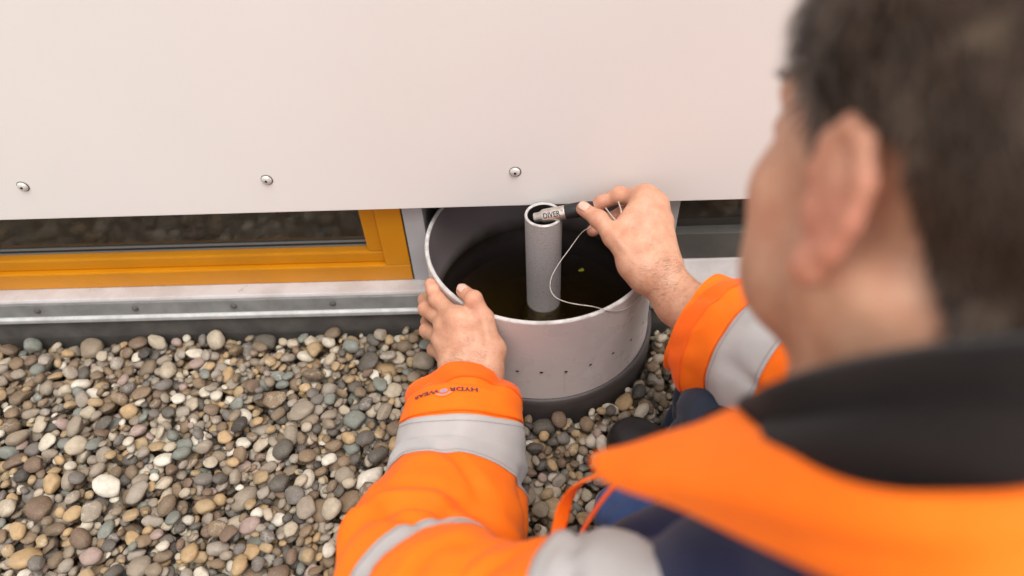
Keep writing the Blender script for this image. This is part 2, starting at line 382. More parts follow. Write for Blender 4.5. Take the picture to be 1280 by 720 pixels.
# ------------------------------------------------------------------ the well bucket
RB, HB = .15, .176
bk = empty('bucket', (0, 0, 0))
tag(bk, 'grey plastic bucket shaped well with dark rubber base ring and standpipe inside', 'bucket')
ri = RB-.0055
vs, fs = lathe([(RB+.002, .0), (RB+.002, .034), (RB, .038), (RB, HB-.0022)], 128); pydata('outer_wall', vs, fs, M_PVC, bk)
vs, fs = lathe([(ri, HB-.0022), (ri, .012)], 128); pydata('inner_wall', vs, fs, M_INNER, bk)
vs, fs = lathe([(RB, HB-.0022), (RB-.0008, HB-.0006), (RB-.0018, HB), (ri+.0018, HB), (ri+.0008, HB-.0006), (ri, HB-.0022)], 160); pydata('rim', vs, fs, M_RIM, bk)
vs, fs = lathe([(RB+.0025, .0310), (RB+.0050, .0320), (RB+.0075, .0295), (RB+.0082, .022), (RB+.0082, -.03)], 128); pydata('base_ring', vs, fs, M_BASE, bk)
vs, fs = lathe([(0, .014), (ri, .014)], 96); pydata('floor', vs, fs, M_ALGAE, bk)
TC = (.0035, -.0115); TT = .2215
tb = pydata('standpipe', *lathe([(.0232, .02), (.0232, TT-.001), (.0226, TT), (.0206, TT)], 64, TC), M_TUBE, bk)
pydata('pipe_inside', *lathe([(.0199, TT-.0012), (.0199, .08)], 64, TC), M_PIPEIN, tb)
pydata('pipe_edge', *lathe([(.0234, TT-.0012), (.0228, TT+.0003), (.0204, TT+.0003), (.0198, TT-.0012)], 64, TC), M_RIM, tb)
pydata('collar', *lathe([(.0236, .062), (.0262, .061), (.0262, .046), (.031, .045), (.031, .0145)], 64, TC), M_ALGAE, tb)
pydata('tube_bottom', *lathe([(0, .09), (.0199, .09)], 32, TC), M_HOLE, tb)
for k, a in enumerate(np.radians([-142, -129, -116, -103.0, -91.5, -79.8, -67.5, -54.5, -41.5, -29, -16])):
    z = .083+.0015*math.sin(k*2.1); r = .0018
    n = np.array([math.cos(a), math.sin(a), 0]); t = np.array([-math.sin(a), math.cos(a), 0]); up = np.array([0, 0, 1.])
    vs = [n*(RB+.0005)+up*z+(t*math.cos(q)*r*1.2+up*math.sin(q)*r) for q in np.linspace(0, 2*math.pi, 13)[:-1]]
    vs += [n*(RB+.0009)+up*z+(t*math.cos(q)*r*1.7+up*math.sin(q)*r*1.5) for q in np.linspace(0, 2*math.pi, 13)[:-1]]
    fs = [tuple(range(12))]
    h = pydata('drain_hole', vs, fs, M_HOLE, bk, False)
    vs2 = [n*(RB+.0011)+up*(z-.001)+t*(random.uniform(.0006, .0016))+(t*math.cos(q)*.0008+up*math.sin(q)*.0006) for q in np.linspace(0, 2*math.pi, 7)[:-1]]
    pydata('hole_burr', vs2, [tuple(range(6))], M_RIM, h, False)
water = pydata('water', *lathe([(0, .066), (.08, .066), (ri-.0003, .066)], 96), M_WATER, None, True)
tag(water, 'dark shallow water standing in the bucket round the pipe', None, None, 'structure')
def leafbit(px, py, z, s, seed):
    p = atz(px, py, z); rr = random.Random(seed); n = 9; vs = [p+np.array([0, 0, s*.15])]
    for k in range(n):
        a = 2*math.pi*k/n; q = s*rr.uniform(.45, 1.1); vs.append(p+np.array([q*math.cos(a), .8*q*math.sin(a), rr.uniform(-.05, .1)*s]))
    return pydata('leaf', vs, [(0, 1+k, 1+(k+1) % n) for k in range(n)], M_LEAF)
tag(leafbit(727, 337, .0675, .0055, 3), 'yellow green leaf scrap floating on dark water right of the standpipe', 'leaf')

# ------------------------------------------------------------------ gravel
BX0, BX1, BY0, BY1, CELL = -1.12, .70, -.66, .05, .004
gw, gh = int((BX1-BX0)/CELL), int((BY1-BY0)/CELL)
hm = np.full((gw, gh), -.042)
gx = BX0+(np.arange(gw)+.5)*CELL; gy = BY0+(np.arange(gh)+.5)*CELL
GX, GY = np.meshgrid(gx, gy, indexing='ij')
block = (GX**2+GY**2 < (RB+.0105)**2) | ((GY > -.004) & (np.abs(GX) > .15))
hm[block] = 9
def project(P):
    d = P-CAM; z = d@CF; return W/2+FOC*(d@CR)/z, H/2-FOC*(d@CU)/z, z
bases = []
for k in range(14):
    bm = bmesh.new(); bmesh.ops.create_icosphere(bm, subdivisions=3, radius=1)
    o1 = Vector((k*7.1, k*3.3, k*1.7)); cut = [Vector((random.gauss(0, 1), random.gauss(0, 1), random.gauss(0, 1))).normalized() for _ in range(4+k % 4)]
    lim = [random.uniform(.50 if k % 3 == 0 else .62, .95) for _ in cut]
    for v in bm.verts:
        d = v.co.normalized(); r = 1+.20*mnoise.noise(d*.9+o1)+.07*mnoise.noise(d*2.3+o1)
        p = d*r
        for c, L in zip(cut, lim):
            e = p.dot(c)-L
            if e > 0: p -= c*e*(.9 if k % 3 == 0 else .72)
        v.co = p
    hi = bpy.data.meshes.new('pebble'); bm.to_mesh(hi); hi.polygons.foreach_set('use_smooth', [True]*len(hi.polygons)); hi.materials.append(M_PEB)
    vh = np.array([v.co[:] for v in bm.verts]); fh = np.array([[v.index for v in f.verts] for f in bm.faces]); bm.free()
    bm = bmesh.new(); bmesh.ops.create_icosphere(bm, subdivisions=2, radius=1)
    vl = []
    from_dir = vh/np.linalg.norm(vh, axis=1)[:, None]
    for v in bm.verts:
        d = np.array(v.co.normalized()[:]); vl.append(vh[np.argmax(from_dir@d)])
    fl = np.array([[v.index for v in f.verts] for f in bm.faces]); bm.free()
    bases.append((hi, np.array(vl), fl, vh, fh))
stones = []
NP = 20000
szs = np.clip(np.exp(rng.normal(math.log(.0078), .38, NP)), .0038, .021)
szs[NP//2:] *= .90
for i in range(NP):
    a = szs[i]; b = a*rng.uniform(.62, .95); c = a*rng.uniform(.40, .66)
    yaw = rng.uniform(0, 2*math.pi); tx, ty = rng.normal(0, .28, 2)
    Rm = np.array((Matrix.Rotation(yaw, 3, 'Z') @ Matrix.Rotation(tx, 3, 'X') @ Matrix.Rotation(ty, 3, 'Y')))
    A = Rm@np.diag([a, b, c]); S = A@A.T                 # ellipsoid covariance
    S2 = S[:2, :2]; S2i = np.linalg.inv(S2); g = S[2, :2]@S2i; vz = S[2, 2]-S[2, :2]@S2i@S[:2, 2]
    hw = int(math.ceil(math.sqrt(max(S2[0, 0], S2[1, 1]))/CELL))
    off = np.arange(-hw, hw+1)*CELL; OX, OY = np.meshgrid(off, off, indexing='ij')
    q = 1-(S2i[0, 0]*OX**2+2*S2i[0, 1]*OX*OY+S2i[1, 1]*OY**2); inside = q > .03
    half = np.sqrt(np.clip(q, 0, 1)*vz); mid = g[0]*OX+g[1]*OY
    best = None
    for _ in range(7):
        ix = rng.integers(hw, gw-hw); iy = rng.integers(hw, gh-hw)
        h = hm[ix-hw:ix+hw+1, iy-hw:iy+hw+1]
        z = np.max(np.where(inside, h-(mid-half), -9))
        if z > 2: continue
        sc_ = z+rng.normal(0, .002)
        if best is None or sc_ < best[0]: best = (sc_, z, ix, iy)
    if best is None: continue
    _, z, ix, iy = best; z -= .12*c
    top = z+mid+half*.96
    h = hm[ix-hw:ix+hw+1, iy-hw:iy+hw+1]
    hm[ix-hw:ix+hw+1, iy-hw:iy+hw+1] = np.where(inside, np.maximum(h, top), h)
    stones.append((np.array([gx[ix], gy[iy], z]), A, a, i % len(bases), rng.random()))
hv = hm[~block]; lvl = np.percentile(hv, 70)
stones = [(p-np.array([0, 0, lvl-.011+(.003+.014*min(1, max(0, (-p[0]-.45)/.35)))*math.exp(-max(0, -p[1])/.09)]), A, a, k, t) for p, A, a, k, t in stones if p[2]-lvl < .004]
# ground sheet with the stones as its parts
gz_ = -.030
ground = pydata('gravel_roof', [(-60, -60, gz_-.02), (60, -60, gz_-.02), (60, 60, gz_-.02), (-60, 60, gz_-.02)], [(0, 1, 2, 3)], M_GROUND, None, False)
tag(ground, 'flat roof covered with mixed grey and brown river pebbles', None, None, 'structure')
apron = []
for x0, x1, y0, y1 in ((-60, BX0, -60, .0), (BX1, 60, -60, .0), (BX0, BX1, -60, BY0)):
    n0 = len(apron); apron += [(x0, y0, -.004), (x1, y0, -.004), (x1, y1, -.004), (x0, y1, -.004)]
ap = pydata('far_gravel', apron, [(0, 1, 2, 3), (4, 5, 6, 7), (8, 9, 10, 11)], M_GROUND, ground, False); ap['kind'] = 'stuff'
rank = []
for j, (p, A, a, k, t) in enumerate(stones):
    px, py, z = project(p)
    vis = (-5 < px < 1285) and (-5 < py < 725) and p[2] > -.016
    if vis and 640 < px: vis = (py < 560 and px < 880) or (px < 720)
    rank.append((a/z if vis else -1, j))
rank.sort(reverse=True)
single = {j for s, j in rank[:300] if s > 0}
V, F, T = [], [], []; nv = 0
for j, (p, A, a, k, t) in enumerate(stones):
    if j in single:
        o = bpy.data.objects.new('pebble', bases[k][0]); C.objects.link(o); o.parent = ground
        m4 = Matrix(np.vstack([np.hstack([A, p[:, None]]), [[0, 0, 0, 1]]]).tolist()); o.matrix_local = m4
    else:
        px, py, z = project(p)
        near = (-30 < px < 1310) and (380 < py < 760) and p[2] > -.02
        vl, fl = (bases[k][3], bases[k][4]) if (near and a > .0085) else (bases[k][1], bases[k][2])
        V.append(vl@A.T+p); F.append(fl+nv); T.append(np.full(len(vl), t)); nv += len(vl)
V = np.vstack(V); F = np.vstack(F); T = np.concatenate(T)
def npmesh(name, V, F):
    me = bpy.data.meshes.new(name); k = F.shape[1]
    me.vertices.add(len(V)); me.vertices.foreach_set('co', V.astype(np.float32).ravel())
    me.loops.add(F.size); me.loops.foreach_set('vertex_index', F.astype(np.int32).ravel())
    me.polygons.add(len(F)); me.polygons.foreach_set('loop_start', np.arange(0, F.size, k, dtype=np.int32))
    me.polygons.foreach_set('use_smooth', np.ones(len(F), bool)); me.update(calc_edges=True); me.validate(); return me
def setattrf(me, name, vals):
    a_ = me.attributes.new(name, 'FLOAT', 'POINT'); a_.data.foreach_set('value', np.asarray(vals, np.float32))
pm = npmesh('pebble_mass', V, F); setattrf(pm, 'tint', T); pm.materials.append(M_PEBS)
po = link('pebble_mass', pm, None, ground); po['kind'] = 'stuff'

# ------------------------------------------------------------------ signed-distance modelling
def rc(P, a, b, ra, rb):
    a = np.asarray(a, np.float32); ba = np.asarray(b, np.float32)-a; pa = P-a
    t = np.clip((pa@ba)/max(float(ba@ba), 1e-12), 0, 1)[:, None]
    return np.linalg.norm(pa-t*ba, axis=1)-(ra+(rb-ra)*t[:, 0])
def ell(P, c, r, rot=None):
    q = P-np.asarray(c, np.float32)
    if rot is not None: q = q@np.asarray(rot, np.float32)
    r = np.asarray(r, np.float32); k0 = np.linalg.norm(q/r, axis=1); k1 = np.linalg.norm(q/(r*r), axis=1)+1e-9
    return k0*(k0-1)/k1
def smin(a, b, k):
    h = np.clip(.5+.5*(b-a)/k, 0, 1); return b+(a-b)*h-k*h*(1-h)
def smax(a, b, k): return -smin(-a, -b, k)
def isosurf(fn, lo, hi, h):
    lo = np.asarray(lo, float); n = np.ceil((np.asarray(hi)-lo)/h).astype(int)+1
    ax = [lo[i]+np.arange(n[i])*h for i in range(3)]
    G = np.stack(np.meshgrid(*ax, indexing='ij'), -1).reshape(-1, 3).astype(np.float32)
    f = np.concatenate([fn(G[i:i+400000]) for i in range(0, len(G), 400000)]).reshape(n)
    nc = n-1; acc = np.zeros((*nc, 3)); cnt = np.zeros(nc)
    cor = [(i, j, k) for i in (0, 1) for j in (0, 1) for k in (0, 1)]
    sl = lambda c: f[c[0]:c[0]+nc[0], c[1]:c[1]+nc[1], c[2]:c[2]+nc[2]]
    for i in range(8):
        for j in range(i+1, 8):
            if sum(abs(cor[i][k]-cor[j][k]) for k in range(3)) != 1: continue
            a, b = sl(cor[i]), sl(cor[j]); m = (a < 0) != (b < 0)
            t = np.where(m, a/np.where(a == b, 1, a-b), 0)
            for k in range(3): acc[..., k] += np.where(m, cor[i][k]+t*(cor[j][k]-cor[i][k]), 0)
            cnt += m
    act = cnt > 0; idx = -np.ones(nc, int); idx[act] = np.arange(act.sum())
    I = np.argwhere(act); V = lo+(I+acc[act]/cnt[act][:, None])*h
    F = []
    s = f < 0
    for d in range(3):
        e = [slice(None)]*3; e2 = [slice(None)]*3; e[d] = slice(0, -1); e2[d] = slice(1, None)
        m = s[tuple(e)] != s[tuple(e2)]; q = np.argwhere(m); o1, o2 = [(1, 2), (2, 0), (0, 1)][d]
        ok = (q[:, o1] > 0) & (q[:, o2] > 0) & (q[:, o1] < nc[o1]) & (q[:, o2] < nc[o2]); q = q[ok]
        if not len(q): continue
        def cell(d1, d2):
            c = q.copy(); c[:, o1] -= d1; c[:, o2] -= d2; return idx[c[:, 0], c[:, 1], c[:, 2]]
        quad = np.stack([cell(1, 1), cell(0, 1), cell(0, 0), cell(1, 0)], 1)
        inv = ~s[q[:, 0], q[:, 1], q[:, 2]]; quad[inv] = quad[inv][:, ::-1]; F.append(quad)
    F = np.vstack(F); return V, F[(F >= 0).all(1)]
def bbox(pts, pad):
    P = np.array(pts); return P.min(0)-pad, P.max(0)+pad

# ---- hands: joint positions in metres found from the picture and a height or depth
def chain(P, pts, rad):
    d = None
    for i in range(len(pts)-1):
        a, b = np.array(pts[i]), np.array(pts[i+1]); m = (a+b)/2; rm = (rad[i]+rad[i+1])/2*.93
        e = np.minimum(rc(P, a, m, rad[i], rm), rc(P, m, b, rm, rad[i+1]))
        d = e if d is None else smin(d, e, .003)
    return d
def hand_sdf(fingers, thumb, wrist, fore, palm_extra, kf=.0022, kp=.009):
    """fingers: list of (pts, rads) MCP..tip; thumb: (pts,rads) CMC..tip; wrist: [(a,b,ra,rb)...]"""
    def fn(P):
        fd = None
        for pts, rad in fingers:
            e = chain(P, pts, rad); fd = e if fd is None else smin(fd, e, kf)
        pd = None
        for a, b, ra, rb in wrist+palm_extra:
            e = rc(P, a, b, ra, rb); pd = e if pd is None else smin(pd, e, .012)
        th = chain(P, *thumb)
        d = smin(pd, fd, kp); d = smin(d, th, .0065)
        for a, b, ra, rb in fore: d = smin(d, rc(P, a, b, ra, rb), .014)
        return d
    return fn
Lh = dict(
    iM=atz(572, 399, .172), iP=atz(546, 374, .163), iD=atz(541, 362, .166), iT=atz(538, 355, .168),
    mM=atz(559, 406, .158), mP=atz(533, 386, .137), mD=atz(531, 375, .118), mT=atz(538, 368, .108),
    rM=atz(553, 424, .142), rP=atz(534, 413, .112), rD=atz(534, 402, .092), rT=atz(541, 396, .082),
    lM=atz(556, 442, .122), lP=atz(543, 437, .092), lD=atz(546, 428, .074), lT=atz(552, 422, .066),
    tC=atz(614, 438, .146), tM=atz(605, 399, .172), tI=atz(592, 374, .190), tT=atz(579, 364, .184),
    w1=atz(575, 463, .128), w2=atz(604, 466, .128))
k = Lh
L_f = [([k['iM'], k['iP'], k['iD'], k['iT']], [.0112, .0096, .0086, .0074]), ([k['mM'], k['mP'], k['mD'], k['mT']], [.0114, .0099, .0088, .0075]),
       ([k['rM'], k['rP'], k['rD'], k['rT']], [.0108, .0095, .0084, .0072]), ([k['lM'], k['lP'], k['lD'], k['lT']], [.0105, .0092, .0082, .007])]
L_t = ([k['tC'], k['tM'], k['tI'], k['tT']], [.0148, .0118, .0101, .0084])
L_p = [(k['w1'], k['iM'], .0175, .0118), (k['w1'], k['mM'], .0175, .0122), (k['w1'], k['rM'], .0175, .0118), (k['w1'], k['lM'], .016, .0108), (k['w2'], k['iM'], .0175, .0118),
       (k['w2'], k['tC'], .0160, .0150), (k['tC'], k['mM'], .0145, .012), (k['tM'], k['iM'], .0095, .0095)]
f0L, f1L = at(575, 540, .80), at(560, 640, .72)
L_w = [(k['w1'], k['w2'], .0185, .0195)]
L_fore = [((k['w1']+k['w2'])/2, f0L, .026, .030), (k['w1'], f0L, .018, .022), (k['w2'], f0L, .019, .022), (f0L, f1L, .031, .042)]
def detail(fn, knuck, tend):
    def g(P):
        d = fn(P)
        for c, r in knuck: d = smin(d, np.linalg.norm(P-np.asarray(c, np.float32), axis=1)-r, .006)
        for a, b, r in tend: d = smin(d, rc(P, a, b, r, r), .005)
        return d
    return g
toc = -CF
L_fn = detail(hand_sdf(L_f, L_t, L_w, L_fore, L_p),
              [(k[n]+toc*.0058, .0066) for n in ('iM', 'mM', 'rM')]+[(k[n]+toc*.0030, .0076) for n in ('iP', 'mP', 'rP', 'tI')],
              [((k['w1']*.55+k['w2']*.45)*.75+k[n]*.25+toc*.0165, k[n]+toc*.0085, .0026) for n in ('iM', 'mM', 'rM')]+[(k['tC']+toc*.012, k['tM']+toc*.0095, .003)])
Rh = dict(
    tT=at(729, 261, .805), tI=at(748, 274, .792), tM=at(767, 296, .785), tC=at(792, 328, .785),
    iM=at(806, 247, .805), iP=at(774, 245, .825), iD=at(752, 253, .835), iT=at(738, 263, .838),
    mM=at(819, 257, .808), mP=at(782, 265, .842), mD=at(758, 276, .856), mT=at(741, 288, .850),
    rM=at(827, 277, .812), rP=at(800, 282, .852), rD=at(782, 292, .862), rT=at(770, 300, .858),
    lM=at(828, 300, .812), lP=at(812, 306, .850), lD=at(799, 313, .858), lT=at(790, 318, .852),
    w1=at(808, 342, .785), w2=at(829, 331, .795))
q = Rh
R_f = [([q['iM'], q['iP'], q['iD'], q['iT']], [.0116, .0098, .0088, .0076]), ([q['mM'], q['mP'], q['mD'], q['mT']], [.0116, .0099, .0089, .0078]),
       ([q['rM'], q['rP'], q['rD'], q['rT']], [.0110, .010, .009, .0078]), ([q['lM'], q['lP'], q['lD'], q['lT']], [.0102, .009, .008, .007])]
R_t = ([q['tC'], q['tM'], q['tI'], q['tT']], [.0152, .0122, .0103, .0084])
R_p = [(q['w1'], q['iM'], .0175, .0118), (q['w1'], q['mM'], .0175, .0122), (q['w2'], q['rM'], .0165, .0118), (q['w2'], q['lM'], .0155, .0115), (q['w2'], q['mM'], .0165, .0118),
       (q['w1'], q['tC'], .0175, .0165), (q['tC'], q['mM'], .0155, .012), (q['tM'], q['iM'], .0105, .0105), (q['tC'], q['iM'], .0150, .0115)]
f0R, f1R = at(850, 377, .782), at(960, 455, .685)
R_w = [(q['w1'], q['w2'], .0195, .0175)]
R_fore = [((q['w1']+q['w2'])/2, f0R, .0235, .0265), (f0R, f1R, .0275, .040)]
R_fn = detail(hand_sdf(R_f, R_t, R_w, R_fore, R_p),
              [(q['iM']+CU*.004+toc*.004, .0085), (q['mM']+CR*.003+CU*.003+toc*.004, .0085), (q['rM']+CR*.004+toc*.003, .0078)]+[(q['iP']+CU*.002, .0092), (q['tI']+toc*.003, .0088)],
              [(q['w2']*.8+q[n]*.2+toc*.0155, q[n]+toc*.0085+CR*.002, .0025) for n in ('iM', 'mM', 'rM')]+[(q['tC']+toc*.0125, q['tM']+toc*.0105, .003)])

# ---- head, in its own frame (x right, y face, z up), origin between the ears
H_AZ, H_EL, H_RO = R_(-20), R_(24), R_(-2)
HF = nrm(CR*math.sin(H_AZ)*math.cos(H_EL)+CU*math.sin(H_EL)+CF*math.cos(H_AZ)*math.cos(H_EL))
HU = nrm(CU*math.cos(H_RO)+CR*math.sin(H_RO)); HU = nrm(HU-HF*(HU@HF)); HR = np.cross(HF, HU)
HM = np.stack([HR, HF, HU], 1)                       # local -> world columns
EARP = at(1024, 252, .282)
HO = EARP+HR*.081
def h2w(v): return HO+HM@np.asarray(v, float)
hl = np.array
def skull(P):
    d = ell(P, (0, -.012, .050), (.075, .098, .083))
    d = smin(d, ell(P, (0, .040, -.005), (.060, .056, .080)), .02)
    for s in (-1, 1):
        d = smin(d, rc(P, (s*.054, .006, -.040), (s*.016, .070, -.082), .015, .013), .018)
        d = smin(d, ell(P, (s*.042, .054, -.012), (.024, .024, .022)), .018)
        d = smin(d, ell(P, (s*.040, .040, -.052), (.026, .034, .030)), .022)
        d = smin(d, rc(P, (s*.035, .079, .036), (s*.010, .090, .034), .011, .010), .012)
        d = smax(d, -ell(P, (s*.031, .100, .017), (.016, .015, .010)), .010)
        d = smin(d, ell(P, (s*.031, .078, .016), (.014, .012, .011)), .004)
    d = smin(d, ell(P, (0, .072, -.086), (.018, .014, .014)), .014)
    d = smin(d, rc(P, (0, .088, .026), (0, .114, -.018), .007, .010), .010)
    for s in (-1, 1): d = smin(d, ell(P, (s*.011, .104, -.021), (.008, .010, .007)), .006)
    d = smin(d, ell(P, (0, .090, -.048), (.022, .010, .005)), .004)
    d = smin(d, ell(P, (0, .088, -.058), (.019, .010, .006)), .004)
    return d
def neck(P):
    d = smin(rc(P, (0, -.022, -.03), (0, -.048, -.17), .056, .062), rc(P, (0, .02, -.09), (0, .0, -.17), .035, .045), .03)
    for s in (-1, 1): d = smin(d, rc(P, (s*.055, -.02, -.035), (s*.02, .03, -.17), .016, .014), .02)
    return d
def earfn(s):
    out = nrm((s*.14, -.98, .03)); # ear flap direction away from the skull
    def b(y, z): return hl((s*.0775, y, z))
    def loc(u_, v_):               # u_ along flap, v_ height with a backward lean
        return b(.010+.09*v_, .91*v_)+out*u_*.88
    hel = [loc(.002, .012), loc(.008, .027), loc(.020, .035), loc(.031, .030), loc(.037, .014), loc(.033, -.004), loc(.024, -.019), loc(.012, -.030), loc(.005, -.033)]
    anti = [loc(.014, .020), loc(.020, .012), loc(.021, .0), loc(.016, -.012)]
    nrm_e = np.cross(out, nrm((0, .1, 1)))
    rot = np.stack([out, nrm((0, .1, 1)), nrm_e], 1)
    def fn(P):
        d = None
        for i in range(len(hel)-1):
            e = rc(P, hel[i], hel[i+1], .0042 if i < 6 else .0050, .0042 if i < 5 else .0050); d = e if d is None else smin(d, e, .003)
        d = smin(d, ell(P, loc(.018, .002), (.0175, .029, .0030), rot), .004)
        for i in range(3): d = smin(d, rc(P, anti[i], anti[i+1], .0035, .0035), .003)
        d = smin(d, rc(P, loc(.004, -.004), loc(.008, -.010), .004, .004), .003)
        d = smin(d, ell(P, loc(.010, -.031), (.010, .010, .005), rot), .004)
        return d
    return fn
earL, earR = earfn(-1), earfn(1)
def head_fn(P):
    d = smin(skull(P), neck(P), .022)
    d = smin(d, earL(P), .004); d = smin(d, earR(P), .004); return d
hlo, hhi = (-.115, -.125, -.175), (.115, .135, .145)

person = empty('person', tuple(atz(900, 900, 0)))
tag(person, 'person in orange high visibility jacket kneeling with both hands on the bucket', 'person')
bodyV, bodyF, bodyB = [], [], []; nb = 0
def addbody(V, F, blush):
    global nb
    bodyV.append(V); bodyF.append(F+nb); bodyB.append(blush); nb += len(V)
def blush(V, pts, sig):
    b = np.zeros(len(V))
    for p_, w_ in pts: b = np.maximum(b, w_*np.exp(-((V-np.asarray(p_))**2).sum(1)/(2*sig*sig)))
    return b
allL = [v for pts, _ in L_f for v in pts]+L_t[0]+[f0L, at(565, 590, .76)]
V, F = isosurf(L_fn, *bbox(allL, .035), .0014)
VL_ = V
addbody(V, F, blush(V, [(k[n], .5) for n in ('iT', 'mP', 'rP', 'iP', 'tT', 'tI')]+[(k[n], .3) for n in ('iM', 'mM', 'rM')], .009))
allR = [v for pts, _ in R_f for v in pts]+R_t[0]+[f0R, at(900, 400, .73)]
V, F = isosurf(R_fn, *bbox(allR, .035), .0014)
VR_ = V
addbody(V, F, blush(V, [(q[n], .6) for n in ('iT', 'mT', 'tT', 'iP', 'mP', 'iD', 'mD')]+[(q[n], .35) for n in ('iM', 'mM', 'rM', 'tI')], .010))
V, F = isosurf(head_fn, hlo, hhi, .0024)
ex = np.abs(V[:, 0]) > .0755
b = np.where(ex & (np.abs(V[:, 1]) < .05), np.exp(-((V[:, 2]+.01)/.04)**2)*.9, 0)*1.0
stub_ = np.clip((-.022-V[:, 2])/.03, 0, 1)*np.clip((V[:, 1]+.005)/.02, 0, 1)*np.clip((V[:, 2]+.125)/.03, 0, 1)
b = np.maximum(b, .35*np.exp(-(((V-hl((-.05, .055, -.02)))**2).sum(1))/(2*.02**2)))
HEADV = V.copy(); HEADF = F.copy()
addbody(V@HM.T+HO, F, b); STUB = (nb-len(V), nb, stub_)
# trunk, upper arms and thighs under the clothes (same mesh)
NB = h2w((0, -.050, -.165))
SHL, SHR = at(770, 830, .43), at(1420, 760, .52)
ELL, ELR = at(505, 735, .645), at(1080, 560, .60)
HIP = np.array([.22, -.88, .22])
KNL, KNR = atz(475, 665, .07), at(905, 520, .74)
def trunk(P):
    MD = NB*.42+HIP*.58; d = rc(P, NB, MD, .045, .095); d = smin(d, rc(P, MD, HIP, .095, .115), .05)
    for sh in (at(775, 812, .455), at(1400, 720, .52)): d = smin(d, rc(P, sh, NB, .035, .04), .02)
    for s, e, f in ((SHL, ELL, f1L), (SHR, ELR, f1R)):
        d = smin(d, rc(P, s, e, .045, .038), .02); d = smin(d, rc(P, e, f, .038, .038), .02)
    return d
V, F = isosurf(trunk, *bbox([NB, SHL, SHR, ELL, ELR, HIP, f1L, f1R], .15), .008)
addbody(V, F, np.zeros(len(V)))
bme = npmesh('body', np.vstack(bodyV), np.vstack(bodyF)); setattrf(bme, 'blush', np.concatenate(bodyB)); st_ = np.zeros(nb); st_[STUB[0]:STUB[1]] = STUB[2]; setattrf(bme, 'stubble', st_); bme.materials.append(M_SKIN)
body = link('body', bme, None, person)
# nails
def nail(c, along, nor, ls, ws):
    al = nrm(along); nn = nrm(np.asarray(nor)-al*(np.asarray(nor)@al)); wd_ = np.cross(al, nn); vs, fs = [], []; n, m = 9, 9
    for i in range(n):
        u = -1+2*i/(n-1); wcur = ws*(1-max(0, u)**4*.35-max(0, -u)**3*.25)
        for j in range(m):
            v = -1+2*j/(m-1); vs.append(np.asarray(c)+al*u*ls+wd_*v*wcur+nn*(.0012*(1-v*v)-.0016*v*v-.0006*u*u))
    for i in range(n-1):
        for j in range(m-1): fs.append((i*m+j, (i+1)*m+j, (i+1)*m+j+1, i*m+j+1))
    o = pydata('nail', vs, fs, M_NAIL, body)
    sm = o.modifiers.new('thick', 'SOLIDIFY'); sm.thickness = .0006; return o
def surf_at(fn, p0, d0):              # walk to the skin along d0 from inside
    p_ = np.asarray(p0, float); d0 = nrm(d0)
    for _ in range(40):
        v = float(fn(np.array([p_], np.float32))[0]); p_ = p_-d0*v
    return p_
nL = nrm(toc*.8+CU*.5-CR*.1); tdir = k['tT']-k['tI']
nail(surf_at(L_fn, k['tT']+nrm(tdir)*.001, nL)-nL*.0004, tdir, nL, .0062, .0058)
nR = nrm(toc+CU*.25+CR*.1); tdir = q['tT']-q['tI']
nail(surf_at(R_fn, q['tT']+nrm(tdir)*.0012, nR)-nR*.0004, tdir, nR, .0066, .0060)
# fine hair on the wrists
def arm_hair(name, V, c, rad, n, flow, seed, fn):
    r2 = np.random.default_rng(seed); vs, fs = [], []
    dist = np.linalg.norm(V-c, axis=1); idx = np.where(dist < rad*2.6)[0]; w = np.exp(-(dist[idx]/rad)**2/2); Vi = V[idx].astype(np.float32)
    e = 6e-4; f0 = fn(Vi); G = np.stack([fn(Vi+np.eye(3, dtype=np.float32)[a]*e)-f0 for a in range(3)], 1)
    for t in r2.choice(len(idx), n, p=w/w.sum()):
        s0 = V[idx[t]]+r2.normal(0, .0006, 3); g = nrm(G[t])
        if g@toc < .0: continue
        L = r2.uniform(.004, .010); t1 = flow+r2.normal(0, .40, 3); t1 = nrm(t1-g*(t1@g)); w_ = nrm(np.cross(t1, g))*.00006
        a0 = s0-g*.0004; a1 = s0+t1*L*.5+g*.0012; a2 = s0+t1*L+g*.0010
        n0 = len(vs); vs += [a0-w_, a0+w_, a1+w_, a1-w_, a2]; fs += [(n0, n0+1, n0+2, n0+3), (n0+3, n0+2, n0+4)]
    o = pydata(name, vs, fs, M_HAIR, body); o['kind'] = 'stuff'
arm_hair('arm_hair', VR_, at(830, 352, .765), .020, 520, nrm(CR*.55+CU*.1), 5, R_fn)
arm_hair('arm_hair', VL_, at(588, 455, .775), .016, 260, nrm(-CR+CU*.35), 6, L_fn)
# hair
hx = np.array([-.12, -.075, -.055, -.034, -.022, -.004, .008, .016, .028, .034, .06, .074, .10]); hz = np.array([-.065, -.062, -.045, -.005, .030, .032, .024, .012, .012, .036, .050, .085, .12])
sk = skull(HEADV.astype(np.float32)); nk = neck(HEADV.astype(np.float32)); eL = np.minimum(earL(HEADV.astype(np.float32)), earR(HEADV.astype(np.float32)))
edge = HEADV[:, 2]-np.interp(HEADV[:, 1], hx, hz)
edge = edge+.004*np.array([mnoise.noise(Vector(v)*90) for v in HEADV])
ok = (edge > 0) & (eL > .0035)
mev = npmesh('tmp', HEADV, HEADF); nor = np.zeros((len(HEADV), 3), np.float32); mev.vertices.foreach_get if False else None
vn = np.array([v.normal[:] for v in mev.vertices])
if (vn*(HEADV-np.array([0, 0, .03]))).sum(1).mean() < 0: vn = -vn
thick = np.clip(edge/.02, 0, 1)*np.clip(eL/.012, .1, 1)*(.006+.010*np.clip((HEADV[:, 2]-.02)/.1, 0, 1))
dn = np.array([mnoise.noise(Vector((v[0]*60, v[1]*60, v[2]*22))) for v in HEADV])
